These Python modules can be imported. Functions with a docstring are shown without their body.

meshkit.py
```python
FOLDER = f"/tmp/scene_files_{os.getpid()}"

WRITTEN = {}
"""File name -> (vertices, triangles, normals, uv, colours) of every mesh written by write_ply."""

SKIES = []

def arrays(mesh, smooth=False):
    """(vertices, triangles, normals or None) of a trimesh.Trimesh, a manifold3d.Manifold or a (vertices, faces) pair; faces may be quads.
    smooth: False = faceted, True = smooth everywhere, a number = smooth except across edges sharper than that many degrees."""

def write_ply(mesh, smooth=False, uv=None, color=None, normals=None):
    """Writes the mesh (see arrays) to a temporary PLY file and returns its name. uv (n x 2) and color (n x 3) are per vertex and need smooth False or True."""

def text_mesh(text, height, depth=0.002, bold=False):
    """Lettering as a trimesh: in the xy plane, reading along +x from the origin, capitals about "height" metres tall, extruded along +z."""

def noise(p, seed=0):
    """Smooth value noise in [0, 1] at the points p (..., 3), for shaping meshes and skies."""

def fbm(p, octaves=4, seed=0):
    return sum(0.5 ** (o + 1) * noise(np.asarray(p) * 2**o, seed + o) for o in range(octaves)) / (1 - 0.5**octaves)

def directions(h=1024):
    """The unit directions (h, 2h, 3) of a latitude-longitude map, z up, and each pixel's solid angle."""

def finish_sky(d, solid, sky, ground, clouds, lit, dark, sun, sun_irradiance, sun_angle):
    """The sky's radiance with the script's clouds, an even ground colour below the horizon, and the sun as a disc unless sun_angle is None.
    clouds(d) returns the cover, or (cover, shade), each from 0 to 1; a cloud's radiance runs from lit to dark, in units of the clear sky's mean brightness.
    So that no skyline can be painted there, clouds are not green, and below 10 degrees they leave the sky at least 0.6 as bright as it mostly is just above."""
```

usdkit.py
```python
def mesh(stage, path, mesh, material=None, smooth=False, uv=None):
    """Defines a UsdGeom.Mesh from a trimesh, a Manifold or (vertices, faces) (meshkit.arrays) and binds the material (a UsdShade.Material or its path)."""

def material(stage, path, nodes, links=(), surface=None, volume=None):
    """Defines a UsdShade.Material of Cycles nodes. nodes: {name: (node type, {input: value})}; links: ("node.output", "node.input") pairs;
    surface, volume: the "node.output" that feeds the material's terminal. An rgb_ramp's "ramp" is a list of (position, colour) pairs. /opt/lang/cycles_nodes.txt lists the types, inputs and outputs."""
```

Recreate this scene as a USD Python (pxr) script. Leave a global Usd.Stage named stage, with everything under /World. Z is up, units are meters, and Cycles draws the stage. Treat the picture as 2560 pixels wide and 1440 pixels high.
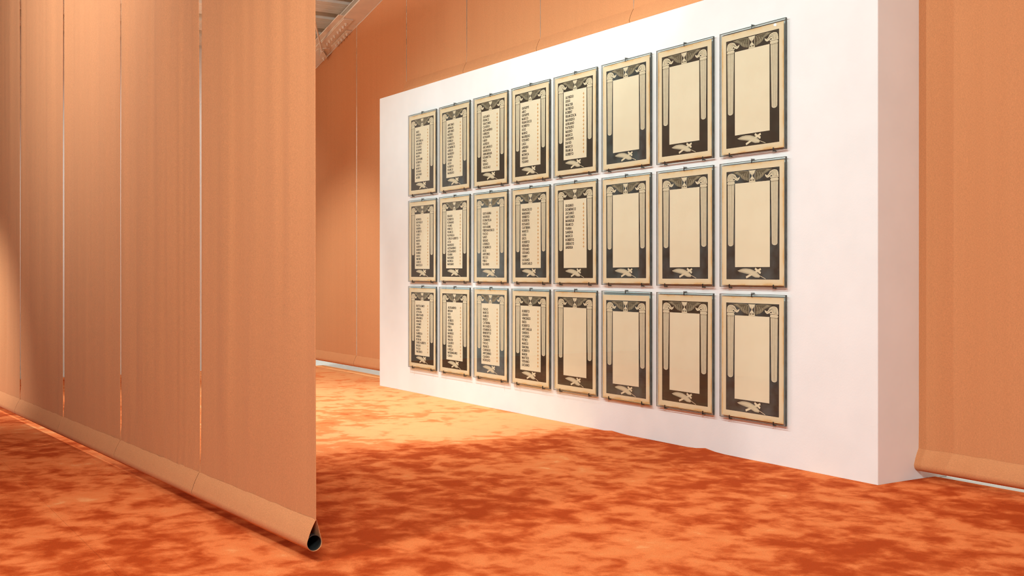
import math, random
import numpy as np, trimesh, usdkit, meshkit
from shapely import affinity, union_all
from shapely.geometry import Polygon, LineString, box as sbox, Point
from pxr import Usd, UsdGeom, UsdLux, UsdShade, Gf, Sdf

random.seed(7)
RNG = np.random.default_rng(7)
stage = Usd.Stage.CreateInMemory()
UsdGeom.SetStageUpAxis(stage, 'Z')
UsdGeom.SetStageMetersPerUnit(stage, 1.0)
UsdGeom.Xform.Define(stage, '/World')
UsdGeom.Scope.Define(stage, '/World/Looks')

# ------------------------------------------------------------------ camera
# x runs along the display wall (to the right), y goes into the wall, z is up
S, C = 0.53043, 0.84773
cam = UsdGeom.Camera.Define(stage, '/World/camera')
cam.AddTransformOp().Set(Gf.Matrix4d(S, C, 0, 0, 0, 0, 1, 0, C, -S, 0, 0, 0, 0, 1.5, 1))
cam.CreateHorizontalApertureAttr(36.0)
cam.CreateVerticalApertureAttr(20.25)
cam.CreateFocalLengthAttr(39.375)
cam.CreateVerticalApertureOffsetAttr(-0.5625)
cam.CreateClippingRangeAttr(Gf.Vec2f(0.05, 200))
cam.CreateExposureAttr(0.0)

# ------------------------------------------------------------------ light
def look_at(p, t):
    p, t = Gf.Vec3d(*p), Gf.Vec3d(*t)
    z = (p - t).GetNormalized()
    up = Gf.Vec3d(0, 0, 1) if abs(z[2]) < 0.98 else Gf.Vec3d(0, 1, 0)
    x = (up ^ z).GetNormalized()
    y = z ^ x
    return Gf.Matrix4d(x[0], x[1], x[2], 0, y[0], y[1], y[2], 0, z[0], z[1], z[2], 0, p[0], p[1], p[2], 1)

LIGHTS = UsdGeom.Xform.Define(stage, '/World/lights')

def spot(name, p, t, watts, cone, soft=0.4, radius=0.05, color=(1.0, 0.86, 0.70)):
    l = UsdLux.SphereLight.Define(stage, '/World/lights/' + name)
    l.AddTransformOp().Set(look_at(p, t))
    l.CreateRadiusAttr(radius)
    l.CreateIntensityAttr(watts)
    l.CreateColorAttr(Gf.Vec3f(*color))
    l.CreateNormalizeAttr(True)
    s = UsdLux.ShapingAPI.Apply(l.GetPrim())
    s.CreateShapingConeAngleAttr(cone)
    s.CreateShapingConeSoftnessAttr(soft)

def area(name, p, t, w, h, power, color=(1.0, 0.86, 0.72)):
    l = UsdLux.RectLight.Define(stage, '/World/lights/' + name)
    l.AddTransformOp().Set(look_at(p, t))
    l.CreateWidthAttr(w); l.CreateHeightAttr(h)
    l.CreateIntensityAttr(power)
    l.CreateNormalizeAttr(True)
    l.CreateColorAttr(Gf.Vec3f(*color))

COOL = (0.80, 1.0, 1.0)          # lamps as the camera's white balance sees them
HALL = (0.92, 1.0, 0.97)
for i, (x, z) in enumerate(((-13.0, 4.75), (-11.3, 4.65), (-9.73, 4.47), (-7.7, 4.65), (-5.8, 4.75))):
    spot('wall_spot_%d' % i, (x, 2.75, z), (x + 0.2, 6.3, 1.7 if x > -12 else 1.1), 66 if x < -10 else 60, 58 if x > -12 else 44, 0.9, 0.011 if i == 2 else 0.030, (0.75, 1.0, 1.01) if x < -9 else COOL)
spot('added_far_spot', (-14.6, 2.9, 4.4), (-15.3, 6.75, 0.4), 190, 29, 0.9, 0.06, HALL)  # added unseen lamp, brightens the far curtain panels
spot('added_end_spot', (-13.6, 3.4, 4.4), (-17.2, 4.6, 2.2), 110, 38, 0.8, 0.06, HALL)  # added unseen lamp, whitens the end wall behind the curtain slits
spot('added_upper_spot', (-5.6, 2.4, 5.6), (-9.1, 6.75, 5.0), 235, 26, 0.8, 0.06, HALL)  # added unseen lamp, lifts the short panels above the display wall
spot('floor_spot', (-11.4, 3.9, 6.0), (-11.2, 4.0, 0.0), 480, 34, 0.75, 0.08, (0.77, 1.0, 1.07))
area('corridor_lamp', (-10.0, 7.62, 4.3), (-10.0, 7.45, 0.0), 13.0, 0.12, 75, HALL)
area('hall_lamp_0', (-3.0, 1.0, 6.5), (-3.0, 2.0, 0.0), 2.5, 1.0, 54, (0.86, 1.0, 1.0))
area('hall_lamp_1', (1.5, -1.0, 6.0), (-1.0, 3.0, 0.5), 2.5, 1.0, 165, (0.84, 1.0, 1.0))
spot('curtain_spot_0', (-9.0, -2.2, 5.6), (-10.0, 1.9, 4.6), 430, 46, 1.0, 0.25, (0.90, 1.03, 1.12))
spot('curtain_spot_1', (-4.2, -1.6, 5.0), (-6.0, 2.1, 0.8), 215, 34, 1.0, 0.25, HALL)
spot('curtain_spot_2', (-14.5, -1.2, 3.0), (-13.4, 1.7, 0.5), 280, 25, 1.0, 0.10, HALL)
spot('added_roof_bounce', (-14.5, 2.6, 3.9), (-14.6, 4.6, 5.6), 60, 70, 1.0, 0.15, (1.0, 0.76, 0.56))  # added hidden uplight, stands in for warm bounce on the ceiling
dome = UsdLux.DomeLight.Define(stage, '/World/lights/dome')
dome.CreateIntensityAttr(0.02)

# ------------------------------------------------------------------ helpers
TAKEN = {}
def numbered(parent, name):
    k = (parent, name)
    n = TAKEN.get(k, 0)
    TAKEN[k] = n + 1
    return parent + '/' + (name if n == 0 else '%s_%03d' % (name, n))

def path_of(parent):
    return '/World' if parent is None else str(parent.GetPath())

def tag(o, label=None, cat=None, group=None, kind=None):
    for k, v in (('label', label), ('category', cat), ('group', group), ('kind', kind)):
        if v:
            o.SetCustomDataByKey(k, v)
    return o

def obj(name, mesh, m, parent=None, smooth=False):
    g = usdkit.mesh(stage, numbered(path_of(parent), name), mesh, m, smooth=smooth)
    g.CreateDoubleSidedAttr(True)
    return g.GetPrim()

def thing(name, label, cat, loc=(0, 0, 0), group=None, mat=None):
    x = UsdGeom.Xform.Define(stage, numbered('/World', name))
    if mat is None:
        x.AddTranslateOp().Set(Gf.Vec3d(*loc))
    else:
        x.AddTransformOp().Set(mat)
    return tag(x.GetPrim(), label, cat, group)

def bx(x0, x1, y0, y1, z0, z1):
    m = trimesh.creation.box([x1 - x0, y1 - y0, z1 - z0])
    m.apply_translation([(x0 + x1) / 2, (y0 + y1) / 2, (z0 + z1) / 2])
    return m

def cyl(p, q, r, n=16):
    return trimesh.creation.cylinder(radius=r, segment=[p, q], sections=n)

def join(*ms):
    return trimesh.util.concatenate(list(ms))

def bevel_box(x0, x1, y0, y1, z0, z1, b=0.003):
    """A box with chamfered edges: the hull of three slightly inset boxes."""
    pts = []
    for sx, sy, sz in ((0, b, b), (b, 0, b), (b, b, 0)):
        for x in (x0 + sx, x1 - sx):
            for y in (y0 + sy, y1 - sy):
                for z in (z0 + sz, z1 - sz):
                    pts.append((x, y, z))
    return trimesh.convex.convex_hull(np.array(pts))

# ------------------------------------------------------------------ materials
def mat(name, nodes, links, surface, volume=None):
    return usdkit.material(stage, '/World/Looks/' + name, nodes, links, surface=surface, volume=volume)

def plain(name, color, rough=0.6, spec=0.3, metallic=0.0):
    return mat(name, {'p': ('principled_bsdf', {'base_color': color, 'roughness': rough, 'specular_ior_level': spec, 'metallic': metallic})}, [], 'p.BSDF')

def noisy(name, c1, c2, scale, rough=0.7, spec=0.2, detail=4, bump=0.0, bscale=80, lo=0.35, hi=0.65):
    nodes = {'t': ('texture_coordinate', {}), 'n': ('noise_texture', {'scale': scale, 'detail': detail}),
             'r': ('rgb_ramp', {'ramp': [(lo, c1), (hi, c2)]}),
             'p': ('principled_bsdf', {'roughness': rough, 'specular_ior_level': spec})}
    links = [('t.object', 'n.vector'), ('n.fac', 'r.fac'), ('r.color', 'p.base_color')]
    if bump:
        nodes['bn'] = ('noise_texture', {'scale': bscale, 'detail': 3})
        nodes['b'] = ('bump', {'strength': bump, 'distance': 0.002})
        links += [('t.object', 'bn.vector'), ('bn.fac', 'b.height'), ('b.normal', 'p.normal')]
    return mat(name, nodes, links, 'p.BSDF')

M = {}
M['wall'] = noisy('white_wall_paint', (0.84, 0.83, 0.81), (0.87, 0.86, 0.84), 3, 0.75, 0.15, bump=0.25, bscale=60)
M['room'] = noisy('room_plaster', (0.74, 0.73, 0.70), (0.78, 0.77, 0.74), 2, 0.85, 0.1)
M['concrete'] = noisy('pale_floor', (0.66, 0.65, 0.61), (0.72, 0.71, 0.68), 6, 0.5, 0.3)
M['steel'] = noisy('cream_painted_steel', (0.70, 0.60, 0.49), (0.76, 0.65, 0.53), 7, 0.5, 0.35, bump=0.2, bscale=40)

def fabric(name, c1, c2):
    nodes = {
        't': ('texture_coordinate', {}),
        'mp': ('mapping', {'scale': (7.0, 7.0, 0.18)}),
        'n': ('noise_texture', {'scale': 1.6, 'detail': 5, 'roughness': 0.62}),
        'r': ('rgb_ramp', {'ramp': [(0.3, c1), (0.7, c2)]}),
        'mw': ('mapping', {'scale': (1.0, 1.0, 0.22)}),
        'w1': ('noise_texture', {'scale': 330, 'detail': 2}),
        'mh': ('mapping', {'scale': (0.22, 0.22, 1.0)}),
        'w2': ('noise_texture', {'scale': 330, 'detail': 2}),
        'add': ('math', {'math_type': 'add'}),
        'wr': ('map_range', {'from_min': 0.75, 'from_max': 1.25, 'to_min': 0.91, 'to_max': 1.08}),
        'mul': ('mix', {'mix_type': 'multiply', 'fac': 1.0}),
        'b': ('bump', {'strength': 0.25, 'distance': 0.0008}),
        'p': ('principled_bsdf', {'roughness': 0.9, 'specular_ior_level': 0.12, 'sheen_weight': 0.12, 'sheen_roughness': 0.5, 'sheen_tint': (1.0, 0.75, 0.5)}),
        'tr': ('translucent_bsdf', {}),
        'mx': ('mix_closure', {'fac': 0.10}),
    }
    links = [('t.object', 'mp.vector'), ('mp.vector', 'n.vector'), ('n.fac', 'r.fac'),
             ('t.object', 'mw.vector'), ('mw.vector', 'w1.vector'), ('t.object', 'mh.vector'), ('mh.vector', 'w2.vector'),
             ('w1.fac', 'add.value1'), ('w2.fac', 'add.value2'), ('add.value', 'wr.value'),
             ('r.color', 'mul.color1'), ('wr.result', 'mul.color2'), ('mul.color', 'p.base_color'), ('mul.color', 'tr.color'),
             ('add.value', 'b.height'), ('b.normal', 'p.normal'), ('p.BSDF', 'mx.closure1'), ('tr.BSDF', 'mx.closure2')]
    return mat(name, nodes, links, 'mx.closure')

M['fabric'] = fabric('orange_canvas', (0.675, 0.285, 0.120), (0.695, 0.297, 0.127))
M['pipe'] = plain('dark_pipe_metal', (0.10, 0.095, 0.09), 0.35, 0.5, 0.7)

def carpet_material():
    # crushed pile: patches laid light or dark; towards the wall's far end lightened, part swept pile, part painted lamp pool
    nodes = {
        'g': ('geometry', {}), 'sx': ('separate_xyz', {}),
        'big': ('noise_texture', {'scale': 0.9, 'detail': 2}),
        'n': ('noise_texture', {'scale': 5.0, 'detail': 5, 'roughness': 0.56, 'distortion': 0.25}),
        'm1': ('math', {'math_type': 'multiply', 'value2': 0.7}),
        'sum': ('math', {'math_type': 'add'}), 'sum2': ('math', {'math_type': 'add'}),
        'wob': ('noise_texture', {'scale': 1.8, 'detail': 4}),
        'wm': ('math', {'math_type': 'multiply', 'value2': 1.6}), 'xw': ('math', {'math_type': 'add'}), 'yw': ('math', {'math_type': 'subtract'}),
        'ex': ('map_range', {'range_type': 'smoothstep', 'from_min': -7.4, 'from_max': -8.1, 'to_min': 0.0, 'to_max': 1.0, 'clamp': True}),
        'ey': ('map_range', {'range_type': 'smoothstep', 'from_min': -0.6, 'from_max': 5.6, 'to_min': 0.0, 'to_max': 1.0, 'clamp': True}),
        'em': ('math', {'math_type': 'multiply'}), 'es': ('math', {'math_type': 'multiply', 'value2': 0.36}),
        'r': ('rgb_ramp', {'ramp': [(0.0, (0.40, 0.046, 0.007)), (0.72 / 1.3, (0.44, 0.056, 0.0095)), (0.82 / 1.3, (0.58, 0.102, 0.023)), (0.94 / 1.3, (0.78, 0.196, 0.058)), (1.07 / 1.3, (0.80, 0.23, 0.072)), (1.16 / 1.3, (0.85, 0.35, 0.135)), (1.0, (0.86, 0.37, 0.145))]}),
        'd': ('math', {'math_type': 'divide', 'value2': 1.3}),
        'f': ('noise_texture', {'scale': 260, 'detail': 2}),
        'fr': ('map_range', {'from_min': 0.25, 'from_max': 0.75, 'to_min': 0.82, 'to_max': 1.16}),
        'mul': ('mix', {'mix_type': 'multiply', 'fac': 1.0}),
        'b': ('bump', {'strength': 0.5, 'distance': 0.004}),
        'p': ('principled_bsdf', {'roughness': 0.95, 'specular_ior_level': 0.05, 'sheen_weight': 0.05, 'sheen_roughness': 0.4, 'sheen_tint': (1.0, 0.45, 0.18)}),
    }
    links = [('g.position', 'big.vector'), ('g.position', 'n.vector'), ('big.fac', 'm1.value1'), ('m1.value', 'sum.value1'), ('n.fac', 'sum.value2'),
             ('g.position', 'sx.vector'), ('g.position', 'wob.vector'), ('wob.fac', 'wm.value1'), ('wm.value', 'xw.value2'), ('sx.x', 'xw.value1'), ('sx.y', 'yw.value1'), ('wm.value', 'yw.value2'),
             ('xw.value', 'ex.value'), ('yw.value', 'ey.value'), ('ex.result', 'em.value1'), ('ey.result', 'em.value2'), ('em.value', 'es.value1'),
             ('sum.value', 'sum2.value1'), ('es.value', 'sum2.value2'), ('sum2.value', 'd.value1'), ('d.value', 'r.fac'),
             ('g.position', 'f.vector'), ('f.fac', 'fr.value'), ('r.color', 'mul.color1'), ('fr.result', 'mul.color2'),
             ('mul.color', 'p.base_color'), ('f.fac', 'b.height'), ('b.normal', 'p.normal')]
    return mat('crushed_velvet_carpet', nodes, links, 'p.BSDF')
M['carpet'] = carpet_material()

PW, PH = 0.730, 1.000            # poster outside size
SHIFT = -0.004                   # the print was measured in the plane of the front glass; the sheet lies just behind it
PX0, PX1, PZ0, PZ1 = 0.0265, 0.7135, 0.0150, 0.9785     # paper inside it

def paper_material():
    nodes = {
        't': ('texture_coordinate', {}), 's': ('separate_xyz', {}),
        'a': ('math', {'math_type': 'subtract', 'value2': PX0 + SHIFT}), 'b': ('math', {'math_type': 'subtract', 'value1': PX1 + SHIFT}),
        'c': ('math', {'math_type': 'subtract', 'value2': PZ0}), 'd': ('math', {'math_type': 'subtract', 'value1': PZ1}),
        'm1': ('math', {'math_type': 'minimum'}), 'm2': ('math', {'math_type': 'minimum'}), 'm3': ('math', {'math_type': 'minimum'}),
        'n': ('noise_texture', {'scale': 9, 'detail': 5}), 'nm': ('map_range', {'from_min': 0.3, 'from_max': 0.7, 'to_min': -0.012, 'to_max': 0.012}),
        'add': ('math', {'math_type': 'add'}), 'sc': ('math', {'math_type': 'multiply', 'value2': 20.0}),
        'r': ('rgb_ramp', {'ramp': [(0.0, (0.78, 0.48, 0.22)), (0.12, (0.83, 0.60, 0.35)), (0.42, (0.86, 0.68, 0.45)), (1.0, (0.87, 0.71, 0.49))]}),
        'p': ('principled_bsdf', {'roughness': 0.8, 'specular_ior_level': 0.15}),
    }
    links = [('t.object', 's.vector'), ('s.x', 'a.value1'), ('s.x', 'b.value2'), ('s.z', 'c.value1'), ('s.z', 'd.value2'),
             ('a.value', 'm1.value1'), ('b.value', 'm1.value2'), ('c.value', 'm2.value1'), ('d.value', 'm2.value2'),
             ('m1.value', 'm3.value1'), ('m2.value', 'm3.value2'), ('t.object', 'n.vector'), ('n.fac', 'nm.value'),
             ('m3.value', 'add.value1'), ('nm.result', 'add.value2'), ('add.value', 'sc.value1'), ('sc.value', 'r.fac'), ('r.color', 'p.base_color')]
    return mat('foxed_cream_paper', nodes, links, 'p.BSDF')
M['paper'] = paper_material()
M['panel'] = noisy('cream_panel_paper', (0.88, 0.74, 0.54), (0.90, 0.77, 0.57), 5, 0.8, 0.15)
M['ink0'] = noisy('black_ink', (0.034, 0.027, 0.017), (0.048, 0.039, 0.027), 9, 0.55, 0.25)
M['ink1'] = noisy('mottled_black_ink', (0.030, 0.028, 0.023), (0.074, 0.090, 0.090), 6, 0.55, 0.25, detail=7, lo=0.40, hi=0.68)
M['ink2'] = noisy('bloomed_grey_ink', (0.065, 0.078, 0.080), (0.16, 0.19, 0.19), 8, 0.55, 0.25, detail=7, lo=0.3, hi=0.7)
M['print_cream'] = plain('print_cream', (0.84, 0.71, 0.50), 0.8, 0.15)
M['print_pale'] = noisy('print_pale_grey', (0.72, 0.61, 0.44), (0.78, 0.665, 0.48), 30, 0.8, 0.15)
M['print_mid'] = noisy('print_mid_grey', (0.115, 0.095, 0.062), (0.16, 0.135, 0.09), 45, 0.8, 0.15)
M['print_feather'] = plain('print_feather_grey', (0.38, 0.32, 0.21), 0.8, 0.15)
M['letter'] = plain('black_lettering', (0.022, 0.015, 0.008), 0.6, 0.2)
M['print_line'] = plain('print_line_brown', (0.28, 0.22, 0.145), 0.8, 0.15)
M['gold'] = plain('ochre_print', (0.66, 0.28, 0.045), 0.6, 0.3)
M['edge'] = noisy('dark_glass_edge', (0.030, 0.028, 0.022), (0.075, 0.08, 0.068), 14, 0.4, 0.5)
M['rear_edge'] = plain('pale_glass_edge', (0.42, 0.44, 0.39), 0.35, 0.5)
M['clip'] = plain('black_clip_metal', (0.018, 0.016, 0.013), 0.35, 0.5)
M['pin'] = plain('grey_pin_metal', (0.35, 0.36, 0.33), 0.35, 0.5, 0.8)
M['glass'] = mat('clear_glass', {
    'f': ('fresnel', {'IOR': 1.45}), 't': ('transparent_bsdf', {'color': (0.955, 0.965, 0.955)}),
    'g': ('glossy_bsdf', {'color': (1, 1, 1), 'roughness': 0.004}), 'm': ('mix_closure', {}),
    'geo': ('geometry', {}), 'inv': ('math', {'math_type': 'subtract', 'value1': 1.0}), 'mu': ('math', {'math_type': 'multiply'})},
    [('geo.backfacing', 'inv.value2'), ('f.fac', 'mu.value1'), ('inv.value', 'mu.value2'), ('mu.value', 'm.fac'), ('t.BSDF', 'm.closure1'), ('g.BSDF', 'm.closure2')], 'm.closure')
M['black'] = plain('black_interior', (0.01, 0.01, 0.01), 0.8, 0.1)

# ------------------------------------------------------------------ room shell
X_FAR, X_NEAR, Y_FRONT, Y_BACK = -17.25, 7.0, -7.0, 8.2
SL = 0.238                                   # roof pitch along x
PITCH = math.atan(SL)
REF_X, REF_Z = -15.69, 4.94                  # a point of the underside of the roof beam
def under(x):
    return REF_Z + SL * (x - REF_X)
RIDGE = -4.0
def deck(x):
    return (under(x) if x < RIDGE else under(RIDGE) - SL * (x - RIDGE)) + 0.56

def struct(name, mesh, m, parent=None, smooth=False):
    o = obj(name, mesh, m, parent, smooth)
    if parent is None:
        tag(o, kind='structure')
    return o

struct('floor', bx(X_FAR, X_NEAR, Y_FRONT, Y_BACK, -0.20, 0.0), M['concrete'])
def gable(x0, x1, y0, y1):
    pts = [(x0, 0), (x1, 0), (x1, deck(x1))] + ([(RIDGE, deck(RIDGE))] if x0 < RIDGE < x1 else []) + [(x0, deck(x0))]
    m = trimesh.creation.extrude_polygon(Polygon(pts), y1 - y0, engine='earcut')
    m.apply_transform(np.array([[1, 0, 0, 0], [0, 0, -1, y1], [0, 1, 0, 0], [0, 0, 0, 1]]))
    return m
struct('wall_back', gable(X_FAR, X_NEAR, Y_BACK, Y_BACK + 0.15), M['room'])
struct('wall_front', gable(X_FAR, X_NEAR, Y_FRONT - 0.15, Y_FRONT), M['room'])
struct('wall_left', bx(X_FAR - 0.15, X_FAR, Y_FRONT, Y_BACK, 0, deck(X_FAR)), M['room'])
struct('wall_right', bx(X_NEAR, X_NEAR + 0.15, Y_FRONT, Y_BACK, 0, deck(X_NEAR)), M['room'])
struct('baseboard_left', bx(X_FAR, X_FAR + 0.012, Y_FRONT, Y_BACK, 0.0, 0.07), M['room'])
cp = Polygon([(X_FAR, deck(X_FAR)), (RIDGE, deck(RIDGE)), (X_NEAR, deck(X_NEAR)), (X_NEAR, deck(X_NEAR) + .1), (RIDGE, deck(RIDGE) + .1), (X_FAR, deck(X_FAR) + .1)])
cm = trimesh.creation.extrude_polygon(cp, Y_BACK - Y_FRONT, engine='earcut')
cm.apply_transform(np.array([[1, 0, 0, 0], [0, 0, -1, Y_BACK], [0, 1, 0, 0], [0, 0, 0, 1]]))
ceil = struct('ceiling', cm, M['steel'])
x = X_FAR + 0.3
while x < RIDGE - 0.4:
    # a folded roof-deck rib running across, hung under the deck
    prof = Polygon([(-0.19, 0.0), (0.19, 0.0), (0.165, -0.20), (0.075, -0.20), (0.065, -0.188), (0.055, -0.20), (-0.055, -0.20), (-0.065, -0.188), (-0.075, -0.20), (-0.165, -0.20)])
    r = trimesh.creation.extrude_polygon(affinity.translate(affinity.rotate(prof, math.degrees(PITCH), origin=(0, 0)), x, deck(x) - 0.0), Y_BACK - Y_FRONT, engine='earcut')
    r.apply_transform(np.array([[1, 0, 0, 0], [0, 0, -1, Y_BACK], [0, 1, 0, 0], [0, 0, 0, 1]]))
    obj('ceiling_rib', r, M['steel'], ceil)
    x += 0.52

# ------------------------------------------------------------------ display wall
WY = 6.314                                   # its front face
WX0, WX1, WZ, WD = -13.36, -5.276, 3.770, 0.757
dw = bevel_box(WX0, WX1, WY, WY + WD, 0.0, WZ, 0.004)
tag(obj('display_wall', dw, M['wall']), 'free-standing white display wall carrying the framed posters', 'wall')

# ------------------------------------------------------------------ carpet
carpet = thing('carpet', 'mottled rust-orange velvet carpet covering the floor in wide strips', 'carpet')
CY = 6.93
XA, XB = X_FAR + 0.5, X_NEAR - 0.5
for a, b, xa, xb in ((Y_FRONT + 0.3, -3.73, XA, XB), (-3.73, 1.275, XA, XB), (1.275, WY - 0.001, XA, XB), (WY - 0.001, CY, XA, WX0 - 0.003), (WY - 0.001, CY, WX1 + 0.003, XB)):
    nx, ny = 200, max(3, int((b - a) / 0.12))
    gx, gy = np.linspace(xa, xb, nx), np.linspace(a + 0.0006, b - 0.0006, ny)
    X, Y = np.meshgrid(gx, gy, indexing='ij')
    edge = np.minimum(Y - gy[0], gy[-1] - Y)
    Z = 0.014 + 0.0035 * (meshkit.fbm(np.stack([X * 1.3, Y * 1.3, 0 * X], -1), 3, 5) - 0.5) - 0.0012 * np.exp(-edge / 0.006)
    # two small ruckles where the carpet meets the display wall
    for rx, rw, rh in ((-8.30, 0.07, 0.016), (-7.05, 0.10, 0.020)):
        Z = Z + rh * np.exp(-((X - rx) / rw) ** 2) * np.exp(-((Y - WY) / 0.10) ** 2)
    top = np.stack([X, Y, Z], -1).reshape(-1, 3)
    idx = np.arange(nx * ny).reshape(nx, ny)
    q = np.stack([idx[:-1, :-1], idx[1:, :-1], idx[1:, 1:], idx[:-1, 1:]], -1).reshape(-1, 4)
    rim = np.concatenate([idx[:, 0], idx[-1, 1:], idx[-2::-1, -1], idx[0, -2:0:-1]])
    low = top[rim].copy(); low[:, 2] = 0.0
    n0 = len(top)
    k = np.arange(len(rim)); k2 = (k + 1) % len(rim)
    side = np.stack([rim[k], n0 + k, n0 + k2, rim[k2]], -1)
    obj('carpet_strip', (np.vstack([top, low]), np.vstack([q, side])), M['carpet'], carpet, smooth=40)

# ------------------------------------------------------------------ hanging curtains
HEM_TOP, PIPE_Z, LOOP_R, PIPE_R = 0.160, 0.0425, 0.0425, 0.0405   # above the hem's lowest point

def hem_loop(n=30):
    """The teardrop of cloth round the pipe: (offset towards the viewer, height), from the stitched top round and back to it."""
    cy, cz, r, ty, tz = 0.010, PIPE_Z, LOOP_R, 0.0, HEM_TOP
    d = math.hypot(ty - cy, tz - cz)
    base = math.atan2(tz - cz, ty - cy)
    off = math.acos(r / d)
    a0, a1 = base - off, base + off - 2 * math.pi
    arc = [(cy + r * math.cos(t), cz + r * math.sin(t)) for t in np.linspace(a0, a1, n)]
    first, last = np.array(arc[0]), np.array(arc[-1])
    apex_f, apex_b = np.array([0.002, tz]), np.array([-0.002, tz])
    front = [tuple(apex_f + (first - apex_f) * t + np.array([0.004 * math.sin(math.pi * t), 0])) for t in np.linspace(0, 1, 7)[:-1]]
    back = [tuple(last + (apex_b - last) * t) for t in np.linspace(0, 1, 7)[1:]]
    return np.array(front + arc + back)

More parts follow.
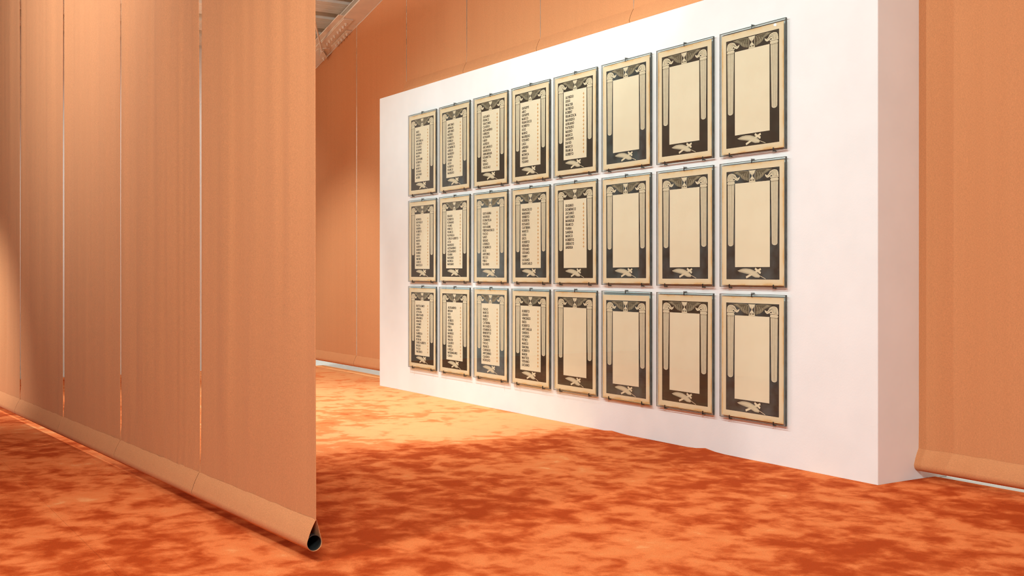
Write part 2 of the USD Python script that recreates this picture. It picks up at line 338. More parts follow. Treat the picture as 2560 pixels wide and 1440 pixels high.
def curtain(name, label, group, origin, ang, width, bottom, tops, seed, wrinkle=1.0, gap=0.007, slit=0.014, curl=0.006):
    """A hanging cloth panel. origin: floor point of its near (local x = 0) end; ang: direction of local +x; the viewer's side is local -y.
    tops: height of the cloth's top at local x = 0 and x = width."""
    m = Gf.Matrix4d(math.cos(ang), math.sin(ang), 0, 0, -math.sin(ang), math.cos(ang), 0, 0, 0, 0, 1, 0, origin[0], origin[1], 0, 1)
    t = thing(name, label, 'curtain', group=group, mat=m)
    rng = np.random.default_rng(seed)
    x0, x1 = gap / 2, width - gap / 2
    nx, nz = 64, 40
    zb = bottom + HEM_TOP - 0.004
    u1 = np.concatenate([[0, 0.003, 0.006, 0.009, 0.012, 0.016], np.linspace(0.022, 0.978, nx - 12), [0.984, 0.988, 0.991, 0.994, 0.997, 1]])
    U, V = np.meshgrid(u1, np.linspace(0, 1, nz), indexing='ij')
    zt = tops[0] + (tops[1] - tops[0]) * U
    Z = zb + (zt - zb) * V
    off = rng.uniform(0, 50)
    def edge(side, z):                       # slow wander of the cloth's upright edges
        return slit * np.maximum(-0.12, meshkit.noise(np.stack([0 * z + off + 9 * side, z * 0.8, 0 * z], -1), 3) - 0.36) * np.clip((z - zb) * 2.5, 0, 1)
    XL, XR = x0 + edge(0, Z) + 0.0015, x1 - edge(1, Z) - 0.0015
    Xc = XL + (XR - XL) * U
    fold = meshkit.fbm(np.stack([Xc * 4.4 + off, Z * 0.14, 0 * Z + off], -1), 4, 11) - 0.5
    amp = wrinkle * 0.034 * np.clip((Z - zb) / 0.5, 0, 1) * (0.4 + 0.6 * np.clip(np.minimum(U, 1 - U) * 12, 0, 1))
    pucker = wrinkle * 0.004 * (meshkit.noise(np.stack([Xc * 38 + off, Z * 3, 0 * Z], -1), 4) - 0.5) * np.exp(-(Z - zb) / 0.14)
    de = np.minimum(U, 1 - U) * (x1 - x0)
    Yc = amp * fold + pucker + curl * np.exp(-(U * (x1 - x0) / 0.020) ** 2) * np.clip((Z - zb) / 0.05, 0, 1)
    P = np.stack([Xc, Yc, Z], -1)
    def slab(P, th):
        a, b = P.shape[:2]
        F, B = P.reshape(-1, 3).copy(), P.reshape(-1, 3).copy()
        F[:, 1] -= th / 2; B[:, 1] += th / 2
        i = np.arange(a * b).reshape(a, b); k = a * b
        q = np.stack([i[:-1, :-1], i[1:, :-1], i[1:, 1:], i[:-1, 1:]], -1).reshape(-1, 4)
        rim = np.concatenate([i[:, 0], i[-1, 1:], i[-2::-1, -1], i[0, -2:0:-1]])
        r2 = np.roll(rim, -1)
        return (np.vstack([F, B]), np.vstack([q, q[:, ::-1] + k, np.stack([rim, rim + k, r2 + k, r2], -1)]))
    obj('cloth', slab(P, 0.0014), M['fabric'], t, smooth=50)
    # turned and sewn side edges, a little proud of the cloth
    zs = np.linspace(0, 1, nz)
    for side in (0, 1):
        E0 = P[0] if side == 0 else P[-1]
        sg = 1 if side == 0 else -1
        strip = np.stack([E0 + np.array([sg * w, -0.0022 if 0.001 < w < 0.017 else -0.0012, 0]) for w in (-0.0012, 0.004, 0.014, 0.0185)], 0)
        if side == 1:
            strip = strip[::-1]
        obj('side_hem', slab(strip, 0.0016), M['fabric'], t, smooth=50)
    # pocket of cloth round the pipe
    L = hem_loop()
    nl = 60
    us = np.linspace(x0, x1, nl)
    wav = 0.0035 * (meshkit.noise(np.stack([us * 11 + off, 0 * us, 0 * us], -1), 8) - 0.5) * 2
    cen = np.array([0.010, PIPE_Z])
    out, inn = [], []
    for k, u in enumerate(us):
        for (a, z) in L:
            w = np.clip((z - 0.09) / (HEM_TOP - 0.09), 0, 1)
            out.append((u, -a, bottom + z + wav[k] * w))
            d = cen - np.array([a, z]); d = d / (np.linalg.norm(d) + 1e-9)
            inn.append((u, -(a + d[0] * 0.0016), bottom + z + wav[k] * w + d[1] * 0.0016))
    out, inn = np.array(out), np.array(inn)
    n = len(L)
    i = np.arange(nl * n).reshape(nl, n); kk = nl * n
    q = np.stack([i[:-1, :-1], i[1:, :-1], i[1:, 1:], i[:-1, 1:]], -1).reshape(-1, 4)
    rim = np.concatenate([i[:, 0], i[-1, 1:], i[-2::-1, -1], i[0, -2:0:-1]]); r2 = np.roll(rim, -1)
    obj('hem_pocket', (np.vstack([out, inn]), np.vstack([q, q[:, ::-1] + kk, np.stack([rim, rim + kk, r2 + kk, r2], -1)])), M['fabric'], t, smooth=60)
    pipe = trimesh.creation.annulus(r_min=PIPE_R - 0.0028, r_max=PIPE_R, height=x1 - x0 - 0.012, sections=40)
    pipe.apply_transform(trimesh.transformations.rotation_matrix(math.pi / 2, [0, 1, 0]))
    pipe.apply_translation([(x0 + x1) / 2, -0.010, bottom + PIPE_Z + 0.0005])
    obj('hem_pipe', pipe, M['pipe'], t, smooth=40)
    return t

# the row beside the camera: the viewer is on its -y side, so local +x must run back towards the camera
ANG = math.atan2(0.063, 0.998)
NEAR_END = np.array([-5.378, 2.188])
PITCH_L = 1.675
dirv = np.array([math.cos(ANG), math.sin(ANG)])
left_labels = [
    'wide orange cloth panel ending the near row, open pipe end showing',
    'orange cloth panel second from the open pipe end, near row',
    'orange cloth panel in the middle of the near row, bright slit each side',
    'orange cloth panel second from the left picture edge, near row',
    'orange cloth panel at the left picture edge, near row',
]
for k in range(5):
    o = NEAR_END - dirv * PITCH_L * (k + 1)
    curtain('hanging_curtain', left_labels[k], 'near row of hanging curtains', o, ANG, PITCH_L, 0.074, (5.4, 5.4), 20 + k, (1.0, 2.4, 1.5, 1.5, 1.3)[k], 0.007, 0.013, 0.010)

# the long row behind the display wall
CURT_Y = 6.752
edges = [-16.70, -15.07, -13.45, -11.83, -10.21, -8.57, -6.93, -5.285, -3.64]
back_labels = [
    'long orange cloth panel at the far left end of the back row',
    'long orange cloth panel just left of the white display wall',
    'short orange cloth panel above the left end of the display wall',
    'short orange cloth panel above the third and fourth poster columns',
    'short orange cloth panel above the display wall, right of the bright slit',
    'orange cloth panel above the display wall cut off by the picture top',
    None,
    'long orange cloth panel to the right of the white display wall',
]
for k, (a, b) in enumerate(zip(edges[:-1], edges[1:])):
    if back_labels[k] is None:
        continue
    short = 2 <= k <= 6
    bot = 3.890 if short else (0.118 if k < 2 else 0.074)
    curtain('hanging_curtain', back_labels[k], 'back row of hanging curtains', (a, CURT_Y), 0.0, b - a, bot, (under(a) - 0.006, under(b) - 0.006), 60 + k, 0.45, 0.006, 0.005, 0.004)

# ------------------------------------------------------------------ roof beam above the back row
def slope_matrix():
    c, s = math.cos(PITCH), math.sin(PITCH)
    return Gf.Matrix4d(c, 0, s, 0, 0, 1, 0, 0, -s, 0, c, 0, REF_X, 0, REF_Z, 1)
kx = 1 / math.cos(PITCH)
def lx(x):
    return (x - REF_X) * kx
beam = thing('roof_beam', 'cream-painted steel roof beam with a bolted splice above the far curtains', 'beam', mat=slope_matrix())
BX0, BX1 = lx(X_FAR + 0.05), lx(-4.3)
obj('lower_flange', bevel_box(BX0, BX1, 6.452, 7.05, 0.0, 0.022, 0.004), M['steel'], beam)
obj('web', bx(BX0, BX1, 6.74, 6.76, 0.022, 0.31), M['steel'], beam)
obj('upper_flange', bx(BX0, BX1, 6.66, 6.84, 0.31, 0.325), M['steel'], beam)
obj('cover_plate', bevel_box(BX0, lx(-14.85), 6.378, 6.70, 0.0225, 0.040, 0.003), M['steel'], beam)
obj('splice_plate', bevel_box(-0.02, lx(-14.872), 6.462, 6.612, -0.016, -0.0005, 0.003), M['steel'], beam)
obj('splice_plate', bevel_box(-0.10, lx(-15.215), 6.655, 6.738, -0.016, -0.0005, 0.003), M['steel'], beam)
def bolt_mesh(x, y, z=-0.016):
    hexn = trimesh.creation.cylinder(radius=0.0175, height=0.015, sections=6)
    hexn.apply_translation([x, y, z - 0.0125])
    return join(cyl([x, y, z], [x, y, z - 0.005], 0.023, 18), hexn, cyl([x, y, z - 0.015], [x, y, z - 0.036], 0.010, 12))
for bxp in (-15.003, -15.100, -15.196, -15.286, -15.420, -15.515, -15.602, -15.692):
    obj('bolt', bolt_mesh(lx(bxp), 6.550), M['steel'], beam)
for bxp in (-15.30, -15.40, -15.50, -15.60, -15.70):
    obj('bolt', bolt_mesh(lx(bxp), 6.697), M['steel'], beam)
gp = trimesh.creation.extrude_polygon(Polygon([(lx(-16.55), 6.50), (lx(-15.93), 6.50), (lx(-15.86), 6.66), (lx(-16.02), 6.735), (lx(-16.55), 6.735)]), 0.014, engine='earcut')
gp.apply_translation([0, 0, -0.0145])
obj('gusset_plate', gp, M['steel'], beam)
# diagonal tie rod held by the gusset
rod = thing('tie_rod', 'slim cream tie rod with forked end bolted below the roof beam', 'rod', mat=slope_matrix())
A = np.array([lx(-16.10), 6.655, -0.045]); B = np.array([lx(-15.43), 6.30, -0.045]); dr = (B - A) / np.linalg.norm(B - A)
nr = np.array([-dr[1], dr[0], 0])
obj('rod', cyl(A + dr * 0.20, A + dr * 4.2, 0.013, 14), M['steel'], rod, smooth=40)
def tine(z):
    w0, w1 = 0.055, 0.035
    pts = [A - dr * 0.05 + nr * w0 * 0.6, A + nr * w0, A + dr * 0.16 + nr * w1, A + dr * 0.22 + nr * w1 * 0.7,
           A + dr * 0.22 - nr * w1 * 0.7, A + dr * 0.16 - nr * w1, A - nr * w0, A - dr * 0.05 - nr * w0 * 0.6]
    m = trimesh.creation.extrude_polygon(Polygon([(p[0], p[1]) for p in pts]), 0.012, engine='earcut')
    m.apply_translation([0, 0, z])
    return m
obj('fork', join(tine(-0.032), tine(-0.064), cyl(A + dr * 0.17, A + dr * 0.24, 0.024, 16)), M['steel'], rod)
hb = trimesh.creation.cylinder(radius=0.024, height=0.016, sections=6); hb.apply_translation([A[0], A[1], -0.072])
obj('bolt', join(hb, cyl([A[0], A[1], -0.030], [A[0], A[1], -0.104], 0.013, 14)), M['steel'], rod)

# ------------------------------------------------------------------ posters
def poly_mesh(shape, y):
    """Flat print: a shapely shape in the poster's (x, z) plane, facing the viewer, at depth y."""
    vs, fs, n = [], [], 0
    for g in getattr(shape, 'geoms', [shape]):
        if g.is_empty or g.geom_type != 'Polygon' or g.area < 1e-9:
            continue
        v, f = trimesh.creation.triangulate_polygon(g, engine='earcut')
        vs.append(np.column_stack([v[:, 0], np.full(len(v), y), v[:, 1]])); fs.append(np.asarray(f) + n); n += len(v)
    return (np.vstack(vs), np.vstack(fs))

def bez(p, n=14):
    p = np.array(p, float); t = np.linspace(0, 1, n)[:, None]
    if len(p) == 3:
        return ((1 - t) ** 2 * p[0] + 2 * t * (1 - t) * p[1] + t ** 2 * p[2])
    return ((1 - t) ** 3 * p[0] + 3 * t * (1 - t) ** 2 * p[1] + 3 * t ** 2 * (1 - t) * p[2] + t ** 3 * p[3])

def smooth_poly(pts, n=6):
    """A closed Catmull-Rom curve through the points."""
    p = np.array(pts, float); out = []
    k = len(p)
    for i in range(k):
        a, b, c, d = p[i - 1], p[i], p[(i + 1) % k], p[(i + 2) % k]
        for t in np.linspace(0, 1, n, endpoint=False):
            out.append(0.5 * (2 * b + (c - a) * t + (2 * a - 5 * b + 4 * c - d) * t * t + (3 * b - a - 3 * c + d) * t ** 3))
    return Polygon(out).buffer(0)

MIRROR = 0.3713
def mir(s):
    return affinity.affine_transform(s, [-1, 0, 0, 1, 2 * MIRROR, 0])

DARK = sbox(0.0785, 0.0615, 0.6645, 0.9285)
PANEL = sbox(0.1780, 0.1590, 0.5630, 0.8285)
# flame
FL = [(0.0931, 0.8582), (0.0895, 0.8753), (0.0935, 0.8913), (0.1052, 0.9048), (0.1265, 0.9106), (0.1494, 0.9099), (0.1684, 0.9038), (0.1817, 0.8962),
      (0.1911, 0.8833), (0.2023, 0.8732), (0.2175, 0.8736), (0.2305, 0.8817), (0.2300, 0.8713), (0.2211, 0.8593), (0.2059, 0.8517), (0.1889, 0.8544),
      (0.1738, 0.8631), (0.1643, 0.8708), (0.1547, 0.8639), (0.1527, 0.8592)]
flame = smooth_poly(FL)
cuts = [bez([(0.108, 0.861), (0.094, 0.883), (0.108, 0.900), (0.128, 0.907)]), bez([(0.117, 0.861), (0.106, 0.884), (0.124, 0.900), (0.146, 0.906)]),
        bez([(0.128, 0.862), (0.120, 0.886), (0.140, 0.901), (0.166, 0.899)]), bez([(0.138, 0.862), (0.131, 0.887), (0.153, 0.900), (0.183, 0.886)]),
        bez([(0.147, 0.864), (0.143, 0.884), (0.162, 0.893), (0.186, 0.874)]), bez([(0.166, 0.880), (0.182, 0.878), (0.190, 0.864), (0.212, 0.864)])]
lines = union_all([LineString(c).buffer(w) for c, w in zip(cuts, (0.0010, 0.0012, 0.0010, 0.0012, 0.0014, 0.0010))])
flame_shade = lines.intersection(flame.buffer(-0.0006))
FLAME = flame
# torch
BANDS_PALE = union_all([sbox(0.0873, 0.8500, 0.1760, 0.8580).buffer(0.001), sbox(0.0890, 0.8300, 0.1735, 0.8395).buffer(0.001)])
BANDS_LIGHT = union_all([sbox(0.0925, 0.8235, 0.1700, 0.8285), sbox(0.112, 0.8530, 0.148, 0.8565), sbox(0.0935, 0.8405, 0.1690, 0.8465), sbox(0.102, 0.8335, 0.158, 0.8375)])
shaft = Polygon([(0.0925, 0.8215), (0.1685, 0.8215), (0.1585, 0.345)] + [(0.1285 + 0.0300 * math.cos(t), 0.345 + 0.018 * math.sin(t)) for t in np.linspace(0, -math.pi, 14)[1:-1]] + [(0.0985, 0.345)])
flutes = []
for fr in (0.17, 0.34, 0.50, 0.64, 0.80):
    xt, xb = 0.0925 + 0.076 * fr, 0.0985 + 0.060 * fr
    flutes.append(LineString([(xt, 0.816), (xb, 0.338)]).buffer(0.0010))
dentil = union_all([sbox(0.0945 + k * 0.0108, 0.8150, 0.0985 + k * 0.0108, 0.8220) for k in range(7)])
SHAFT = shaft
FLUTES = union_all(flutes + [dentil]).intersection(shaft.buffer(-0.0005))
# hourglass
HG_FRAME = union_all([sbox(0.3325, 0.9165, 0.4085, 0.9215), sbox(0.3345, 0.8300, 0.4060, 0.8352), sbox(0.3375, 0.835, 0.3415, 0.917), sbox(0.3995, 0.835, 0.4035, 0.917)])
upb = Polygon(list(bez([(0.3430, 0.9165), (0.3440, 0.8930), (0.3640, 0.8880), (0.3700, 0.8770)])) + list(bez([(0.3716, 0.8770), (0.3776, 0.8880), (0.3976, 0.8930), (0.3986, 0.9165)])))
lob = Polygon(list(bez([(0.3430, 0.8350), (0.3440, 0.8600), (0.3640, 0.8700), (0.3700, 0.8785)])) + list(bez([(0.3716, 0.8785), (0.3776, 0.8700), (0.3976, 0.8600), (0.3986, 0.8350)])))
HG_BULBS = union_all([upb, lob])
HG_TONE = union_all([upb.buffer(-0.0050).intersection(sbox(0.3, 0.86, 0.5, 0.891)), lob.buffer(-0.0045).intersection(sbox(0.3, 0.8, 0.5, 0.850))])
HG_SAND = union_all([sbox(0.3575, 0.891, 0.3660, 0.9140), sbox(0.3685, 0.891, 0.3780, 0.9140), sbox(0.3640, 0.8395, 0.3760, 0.849), Polygon([(0.356, 0.8495), (0.386, 0.8495), (0.371, 0.868)])])
# wing
WG = [(0.3360, 0.9040), (0.3240, 0.9165), (0.2930, 0.9212), (0.2405, 0.9228), (0.1724, 0.9222), (0.1590, 0.9141), (0.1765, 0.9045), (0.2101, 0.8955), (0.2364, 0.8846), (0.2551, 0.8668), (0.2775, 0.8531), (0.3073, 0.8450), (0.3360, 0.8435)]
wing = smooth_poly(WG, 5).intersection(sbox(0, 0, 0.3335, 1))
plumes = [LineString(bez([(0.330, 0.9135), (0.310, 0.9195), (0.260, 0.9215), (0.195, 0.9190)])).buffer(0.0012)]
rngp = np.random.default_rng(3)
for row, (z0, z1, amp) in enumerate(((0.912, 0.846, 0.0), (0.905, 0.852, 0.0), (0.898, 0.860, 0.0))):
    for k in range(13):
        f = k / 12
        px, pz = 0.326 - row * 0.028 - 0.012 * math.sin(f * math.pi) - f * 0.004, z0 + (z1 - z0) * f
        ln = 0.010 + 0.003 * rngp.random()
        plumes.append(LineString([(px, pz), (px - ln, pz - 0.004 - 0.002 * f)]).buffer(0.0011))
for k in range(26):                          # long tips round the trailing edge
    f = k / 25
    b = bez([(0.165, 0.914), (0.225, 0.897), (0.245, 0.850), (0.330, 0.8445)], 26)[k]
    d = np.array([0.030 * (1 - f) + 0.008, 0.004 + 0.018 * f])
    plumes.append(LineString([b + 0.10 * d, b + d]).buffer(0.0012))
WING, PLUMES = wing, union_all(plumes).intersection(wing.buffer(-0.0003))
# quill and cross
def bar(p, q, w):
    return LineString([p, q]).buffer(w / 2, cap_style=2)
CROSS = union_all([bar((0.3035, 0.0765), (0.4670, 0.1440), 0.0170), bar((0.4020, 0.1475), (0.4640, 0.1115), 0.0180)])
UP = [(0.2106, 0.1297), (0.2321, 0.1386), (0.2634, 0.1465), (0.3027, 0.1483), (0.3497, 0.1439), (0.3809, 0.1357), (0.4160, 0.1219), (0.4470, 0.1046), (0.4640, 0.0890)]
LO = [(0.2106, 0.1297), (0.2250, 0.1215), (0.2500, 0.1160), (0.2928, 0.1089), (0.3361, 0.1011), (0.3713, 0.0888), (0.4062, 0.0771), (0.4480, 0.0757), (0.4640, 0.0850)]
SP = [(0.2106, 0.1297), (0.2520, 0.1290), (0.2920, 0.1251), (0.3320, 0.1200), (0.3703, 0.1141), (0.4010, 0.1070), (0.4282, 0.0984), (0.4500, 0.0920), (0.4664, 0.0866)]
def lerp_curve(c, f):
    c = np.array(c); s = f * (len(c) - 1); i = min(int(s), len(c) - 2)
    return c[i] + (c[i + 1] - c[i]) * (s - i)
barbs = []
NB = 34
for k in range(NB):
    f0, f1 = 0.05 + 0.90 * k / NB, 0.05 + 0.90 * (k + 0.76) / NB
    for edge, lead in ((UP, -0.10), (LO, -0.06)):
        e0, e1 = lerp_curve(edge, max(0, f0 + lead)), lerp_curve(edge, max(0, f1 + lead))
        s0, s1 = lerp_curve(SP, f0), lerp_curve(SP, f1)
        barbs.append(Polygon([s0, s1, e1, e0]).buffer(0))
QUILL = union_all(barbs + [Polygon(list(UP) + list(LO)[::-1]).buffer(0).buffer(-0.0095)])
QUILL_SPINE = union_all([LineString(SP).buffer(0.0017), LineString([(0.4664, 0.0866), (0.5170, 0.0668)]).buffer(0.0022)])
QUILL_LINES = union_all([LineString([lerp_curve(SP, 0.06 + 0.9 * k / NB), lerp_curve(e, max(0, 0.06 + 0.9 * k / NB - l))]).buffer(0.00035) for k in range(0, NB, 2) for e, l in ((UP, 0.10), (LO, 0.06))])

# ---- lettering: a geometric capital alphabet drawn with strokes
SW = 0.228
def arc(cx, cy, rx, ry, a0, a1, n=14):
    return [(cx + rx * math.cos(math.radians(a)), cy + ry * math.sin(math.radians(a))) for a in np.linspace(a0, a1, n)]
h = SW / 2
GL = {
    'A': (0.80, [[(h * .9, 0), (0.40, 1)], [(0.40, 1), (0.80 - h * .9, 0)], [(0.18, 0.30), (0.62, 0.30)]]),
    'B': (0.54, [[(h, 0), (h, 1)], [(h, 1 - h)] + arc(0.26, 0.76, 0.20, 0.24 - h, 90, -90, 9) + [(h, 0.52)], [(h, 0.52)] + arc(0.27, 0.26 + h / 2, 0.21, 0.26 - h / 2, 90, -90, 9) + [(h, h)]]),
    'C': (0.80, [arc(0.50, 0.50, 0.50 - h, 0.50 - h, 50, 310, 20)]),
    'D': (0.74, [[(h, 0), (h, 1)], [(h, 1 - h), (0.22, 1 - h)] + arc(0.22, 0.5, 0.52 - h, 0.5 - h, 90, -90, 14) + [(h, h)]]),
    'E': (0.46, [[(h, 0), (h, 1)], [(h, 1 - h), (0.46, 1 - h)], [(h, 0.5), (0.42, 0.5)], [(h, h), (0.46, h)]]),
    'F': (0.44, [[(h, 0), (h, 1)], [(h, 1 - h), (0.44, 1 - h)], [(h, 0.5), (0.40, 0.5)]]),
    'G': (0.92, [arc(0.50, 0.50, 0.50 - h, 0.50 - h, 45, 360, 22), [(0.52, 0.5), (1.0 - h, 0.5)]]),
    'H': (0.66, [[(h, 0), (h, 1)], [(0.66 - h, 0), (0.66 - h, 1)], [(h, 0.5), (0.66 - h, 0.5)]]),
    'I': (SW, [[(h, 0), (h, 1)]]),
    'K': (0.60, [[(h, 0), (h, 1)], [(0.58, 1), (h, 0.42)], [(0.20, 0.52), (0.60, 0)]]),
    'L': (0.44, [[(h, 0), (h, 1)], [(h, h), (0.44, h)]]),
    'M': (0.92, [[(h, 0), (h, 1)], [(h, 1), (0.46, 0.1)], [(0.46, 0.1), (0.92 - h, 1)], [(0.92 - h, 0), (0.92 - h, 1)]]),
    'N': (0.74, [[(h, 0), (h, 1)], [(h, 1), (0.74 - h, 0)], [(0.74 - h, 0), (0.74 - h, 1)]]),
    'O': (1.00, [arc(0.50, 0.50, 0.50 - h, 0.50 - h, 0, 360, 28)]),
    'P': (0.52, [[(h, 0), (h, 1)], [(h, 1 - h)] + arc(0.25, 0.73, 0.27 - h + .02, 0.27 - h, 90, -90, 9) + [(h, 0.46 + h)]]),
    'Q': (1.00, [arc(0.50, 0.50, 0.50 - h, 0.50 - h, 0, 360, 28), [(0.58, 0.36), (0.95, 0.0)]]),
    'R': (0.56, [[(h, 0), (h, 1)], [(h, 1 - h)] + arc(0.25, 0.73, 0.27 - h + .02, 0.27 - h, 90, -90, 9) + [(h, 0.46 + h)], [(0.22, 0.50), (0.54, 0)]]),
    'S': (0.52, [arc(0.26, 0.73, 0.20, 0.27 - h, 30, 270, 12) + arc(0.26, 0.27, 0.20, 0.27 - h, 90, -150, 12)]),
    'T': (0.58, [[(0.29, 0), (0.29, 1)], [(0, 1 - h), (0.58, 1 - h)]]),
    'U': (0.66, [[(h, 1), (h, 0.33)] + arc(0.33, 0.33, 0.33 - h, 0.33 - h, 180, 360, 10) + [(0.66 - h, 1)]]),
    'V': (0.78, [[(h * .8, 1), (0.39, 0.02)], [(0.39, 0.02), (0.78 - h * .8, 1)]]),
    'W': (1.16, [[(h * .8, 1), (0.31, 0.02)], [(0.31, 0.02), (0.58, 0.95)], [(0.58, 0.95), (0.85, 0.02)], [(0.85, 0.02), (1.16 - h * .8, 1)]]),
    'Y': (0.72, [[(h, 1), (0.36, 0.46)], [(0.72 - h, 1), (0.36, 0.46)], [(0.36, 0.46), (0.36, 0)]]),
    'Z': (0.58, [[(0.03, 1 - h), (0.56, 1 - h)], [(0.52, 1 - h), (0.06, h)], [(0.02, h), (0.58, h)]]),
}
GSHAPE = {}
for ch, (wd, st) in GL.items():
    GSHAPE[ch] = (wd, union_all([LineString(s).buffer(SW / 2, cap_style=2, join_style=1, resolution=2) for s in st]).intersection(sbox(-0.1, 0, 1.4, 1)).simplify(0.006))
WORDS = {}
def word(text, cap, maxw):
    if text not in WORDS:
        xx, parts = 0.0, []
        for ch in text:
            if ch == ' ':
                xx += 0.34; continue
            wd, sh = GSHAPE[ch]
            parts.append(affinity.translate(sh, xx, 0)); xx += wd + 0.11
        WORDS[text] = (union_all(parts), xx - 0.11)
    sh, w = WORDS[text]
    sx = min(cap, maxw / w)
    return affinity.scale(sh, sx, cap, origin=(0, 0))

def four_point_star(cx, cz, wx, wz):
    p = []
    for k in range(8):
        a = math.pi / 4 * k
        r = 1.0 if k % 2 == 0 else 0.30
        p.append((cx + math.sin(a) * r * wx, cz + math.cos(a) * r * wz))
    return union_all([Polygon(p), sbox(cx - wx * 0.92, cz - wz * 0.20, cx + wx * 0.92, cz + wz * 0.20), sbox(cx - wx * 0.26, cz - wz * 0.95, cx + wx * 0.26, cz + wz * 0.95)])

NAMES = [
    ['ENZO ANDREA PAOLO ANTONELLA ORLANDO CLAUDIO DORIANO MASSIMO MARIO GIOVANNI ROBERTO CARLO MARCO STEFANO ANTONIO ALFIERI',
     'ANTONIO ANNALIA ANTONIO MICHELE ROBERTO DANIELA GIANLUCA DOMENICO AURELIO MAURIZIO ANDREA IVANA ALFIO ROBERTO FRANCO MAURIZIO',
     'LUCIANO FRANCO GIACOMO CLAUDIO ALESSANDRO FABRIZIO ROSSANA FABIO ALFREDO ARCANGELO GIANLUCA ANNAMARIA ELISABETTA PIERO SERGIO PASQUALE',
     'GIUSEPPE ARIO GIUSEPPE MARCO FRANCESCO ROBERTO UGO MARIO MAURIZIO STEFANO LUIGI ANDREA ANNA MONICA SERGIO TIZIANO',
     'ALFREDO LUIGI WALTER ALFREDO ROBERT FRANCESCA MAURIZIO ADRIANO PATRIZIO MAURO MARCO GIUSEPPE DAVID MARCO FRANCA ALBERTO', '', '', ''],
    ['MONICA RAFFAELLO PAOLA SANDRA ROBERTO CARLO ALDO MAURO FABIO GIUSEPPE SANDRO DANIELE GIULIO SIMONE CARLOS MARCELLO',
     'BIAGIO ROBERTO ROMANO IVANO ENRICO FRANCO RAFFAELLA CARLO_ALBERTO LUCA MAURIZIO ALESSANDRO ALESSANDRO GIANNI MASSIMO MONICA MASSIMO',
     'GIOVANNA GIORGIO DONATELLA PAOLO GIOVANNI PIERFRANCESCO PAOLO SANTI SERGIO LORENZO DOMENICO DICK ANTONIO ERCOLE PIERO SILVANO',
     'FRANCESCO MARIANO ERIBERTO ROBERTA ROSARIO CATERINA MARCO LUIGI EROS ROBERTO BERNARD STEFANO STEFANO FANNY LUCIANO GIANCARLO',
     'EUGENIO DOMENICO LUCIANO ANTONIO MANUELA FRANCO VANIA SANDRA MARCO ROBERTO LIBERATO ANDREA', '', '', ''],
    ['BARTOLOMEO ANDREA OTTAVIA SEBASTIANO ARMANDO IGNAZIO COSIMO ANDREA ALDO GABRIELLA ANDREA ROSALIA CARLO_ALBERTO BASILIO PAOLO VINCENZO',
     'ALESSANDRO MIRIAM ELIO ENZO ALFREDO STEFANIA PIERO GIANNI MANUELE ENRICO WALTER CLAUDIO GUIDO LORELLA MASSIMILIANO CARLO',
     'PAOLO MARCO DANILO RENZO CATERINA RICCARDO DOMENICO BENEDETTO SERAFINO CLEMENTE PAOLO FRANCO CORRADO ANTONINO CLAUDIO RODOLFO',
     'ROBERTO LIBANIO VINCENZO ENZO ROBERTO ANTONELLA SANDRO LUCIANO PIETRO MARCO SIMONA ROBERTO MARIA MATTEO STEFANO LUCIANO', '', '', '', '']]
INK = [['ink0', 'ink1', 'ink0', 'ink0', 'ink0', 'ink1', 'ink0', 'ink0'],
       ['ink0', 'ink0', 'ink2', 'ink1', 'ink0', 'ink1', 'ink1', 'ink1'],
       ['ink0', 'ink0', 'ink2', 'ink0', 'ink0', 'ink1', 'ink0', 'ink1']]
ROW = ['top', 'middle', 'bottom']
COL = ['leftmost', 'second from left', 'third from left', 'fourth from left', 'fourth from right', 'third from right', 'second from right', 'rightmost']
# left edges of the eight columns and tops of the three rows, measured on the photograph
PXL = [-12.470, -11.667, -10.862, -10.058, -9.262, -8.462, -7.655, -6.848]
PZT = [3.438, 2.380, 1.324]
Y_GLASS, Y_PAPER, Y_BACKP = -0.0300, -0.0215, -0.0170   # local depths; the wall is at 0

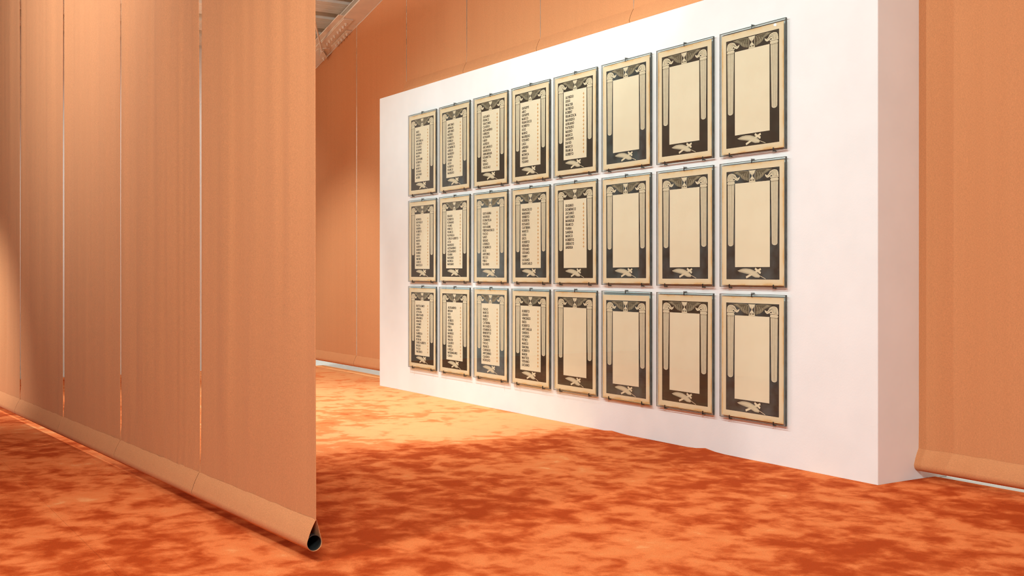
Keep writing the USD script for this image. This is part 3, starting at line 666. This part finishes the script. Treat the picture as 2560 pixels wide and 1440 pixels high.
ring = sbox(0, 0, PW, PH).difference(sbox(0.0032, 0.0032, PW - 0.0032, PH - 0.0032))
def slab_poly(shape, y0, y1):
    m = trimesh.creation.extrude_polygon(shape, y1 - y0, engine='earcut')
    m.apply_transform(np.array([[1, 0, 0, 0], [0, 0, -1, y1], [0, 1, 0, 0], [0, 0, 0, 1]]))
    return m
rng = np.random.default_rng(12)
for r in range(3):
    for c in range(8):
        words = NAMES[r][c].split()
        n = len(words)
        look = {'ink0': 'black border', 'ink1': 'mottled dark border', 'ink2': 'faded blue-grey border'}[INK[r][c]]
        count = {16: 'sixteen', 12: 'twelve'}.get(n)
        lab = ('glass-framed poster with %s and %s printed names, %s row, %s' % (look, count, ROW[r], COL[c])) if n else \
              ('glass-framed poster with %s and blank cream centre, %s row, %s' % (look, ROW[r], COL[c]))
        t = thing('framed_poster', lab, 'poster', (PXL[c], WY, PZT[r] - PH), 'framed posters in three rows on the display wall')
        obj('frame_edge', slab_poly(ring, -0.0315, -0.0277), M['edge'], t)
        obj('edge_tape', bx(PW, PW + 0.0012, -0.0315, -0.0170, 0.0, PH), M['edge'], t)
        obj('rear_edge', slab_poly(ring, -0.0205, -0.0165), M['rear_edge'], t)
        obj('glass_pane', bx(0.0033, PW - 0.0033, -0.0312, -0.0287, 0.0033, PH - 0.0033), M['glass'], t)
        obj('backing_glass', bx(0.0033, PW - 0.0033, -0.0200, -0.0172, 0.0033, PH - 0.0033), M['glass'], t)
        dx, dz, rot = rng.uniform(-0.003, 0.003), rng.uniform(-0.003, 0.003), rng.uniform(-0.25, 0.25)
        if (r, c) == (2, 5):
            dz -= 0.016                      # this sheet has slipped in its frame
        def place(s):
            return affinity.translate(affinity.rotate(s, rot, origin=(PW / 2, PH / 2)), dx + SHIFT, dz)
        if True:
            sheet = sbox(PX0, PZ0, PX1, PZ1)
            paper = obj('paper', slab_poly(place(sheet), -0.0272, -0.0264), M['paper'], t)
        y = -0.0274
        def pr(name, shape, m, lift=0, label=None):
            o = obj(name, poly_mesh(place(shape), y - 0.00022 * lift), M[m], paper)
            if label:
                tag(o, label)
        pr('border_print', DARK.difference(PANEL), INK[r][c], 0, 'dark printed border')
        pr('centre_panel', PANEL, 'panel')
        for mm in (lambda s: s, mir):
            pr('torch_shaft', mm(SHAFT), 'print_pale', 1)
            pr('torch_fluting', mm(FLUTES), 'print_line', 2)
            pr('torch_collar', mm(BANDS_PALE), 'print_pale', 1)
            pr('torch_band', mm(BANDS_LIGHT), 'print_cream', 2)
            pr('flame', mm(FLAME), 'print_cream', 1)
            pr('flame_line', mm(flame_shade), INK[r][c], 2)
            pr('wing', mm(WING), 'print_mid', 1)
            pr('wing_plume', mm(PLUMES), 'print_feather', 2)
        pr('hourglass', HG_BULBS, 'print_cream', 2)
        pr('hourglass_frame', HG_FRAME, 'print_cream', 2)
        pr('hourglass_shade', HG_TONE, 'print_mid', 3)
        pr('hourglass_sand', HG_SAND, 'print_pale', 4)
        pr('cross', CROSS, 'print_cream', 1)
        pr('quill', QUILL, 'print_cream', 2)
        pr('quill_barb', QUILL_LINES, 'print_mid', 3)
        pr('quill_spine', QUILL_SPINE, 'print_cream', 4)
        ph = 0.6695
        z0 = 0.8285 - ph * (0.089 + rng.uniform(-0.006, 0.010))
        for k, w in enumerate(words):
            zc = z0 - k * ph * 0.0556
            pr('printed_name', affinity.translate(word(w.replace('_', ' '), 0.0265, 0.262), 0.178 + 0.034, zc - 0.0132), 'letter', 1)
            pr('printed_cross', four_point_star(0.178 + 0.335, zc + 0.004, 0.0135, 0.0140), 'gold', 1)
        # clips: one above, two below, on pins that carry the frame off the wall
        for cxp, czp, s in ((0.370, PH, 1), (0.116, 0.0, -1), (0.604, 0.0, -1)):
            cl = obj('clip', join(bevel_box(cxp - 0.0055, cxp + 0.0055, -0.0365, -0.0312, min(czp - s * 0.022, czp + s * 0.006), max(czp - s * 0.022, czp + s * 0.006), 0.0018),
                                  bevel_box(cxp - 0.0055, cxp + 0.0055, -0.0365, -0.010, min(czp + s * 0.0008, czp + s * 0.006), max(czp + s * 0.0008, czp + s * 0.006), 0.0012)), M['clip'], t)
            obj('pin', join(cyl([cxp, -0.012, czp + s * 0.0050], [cxp, 0.0, czp + s * 0.0050], 0.0030, 10), cyl([cxp, -0.040, czp + s * 0.0105], [cxp, -0.004, czp + s * 0.0105], 0.0030, 10)), M['pin'], cl, smooth=40)
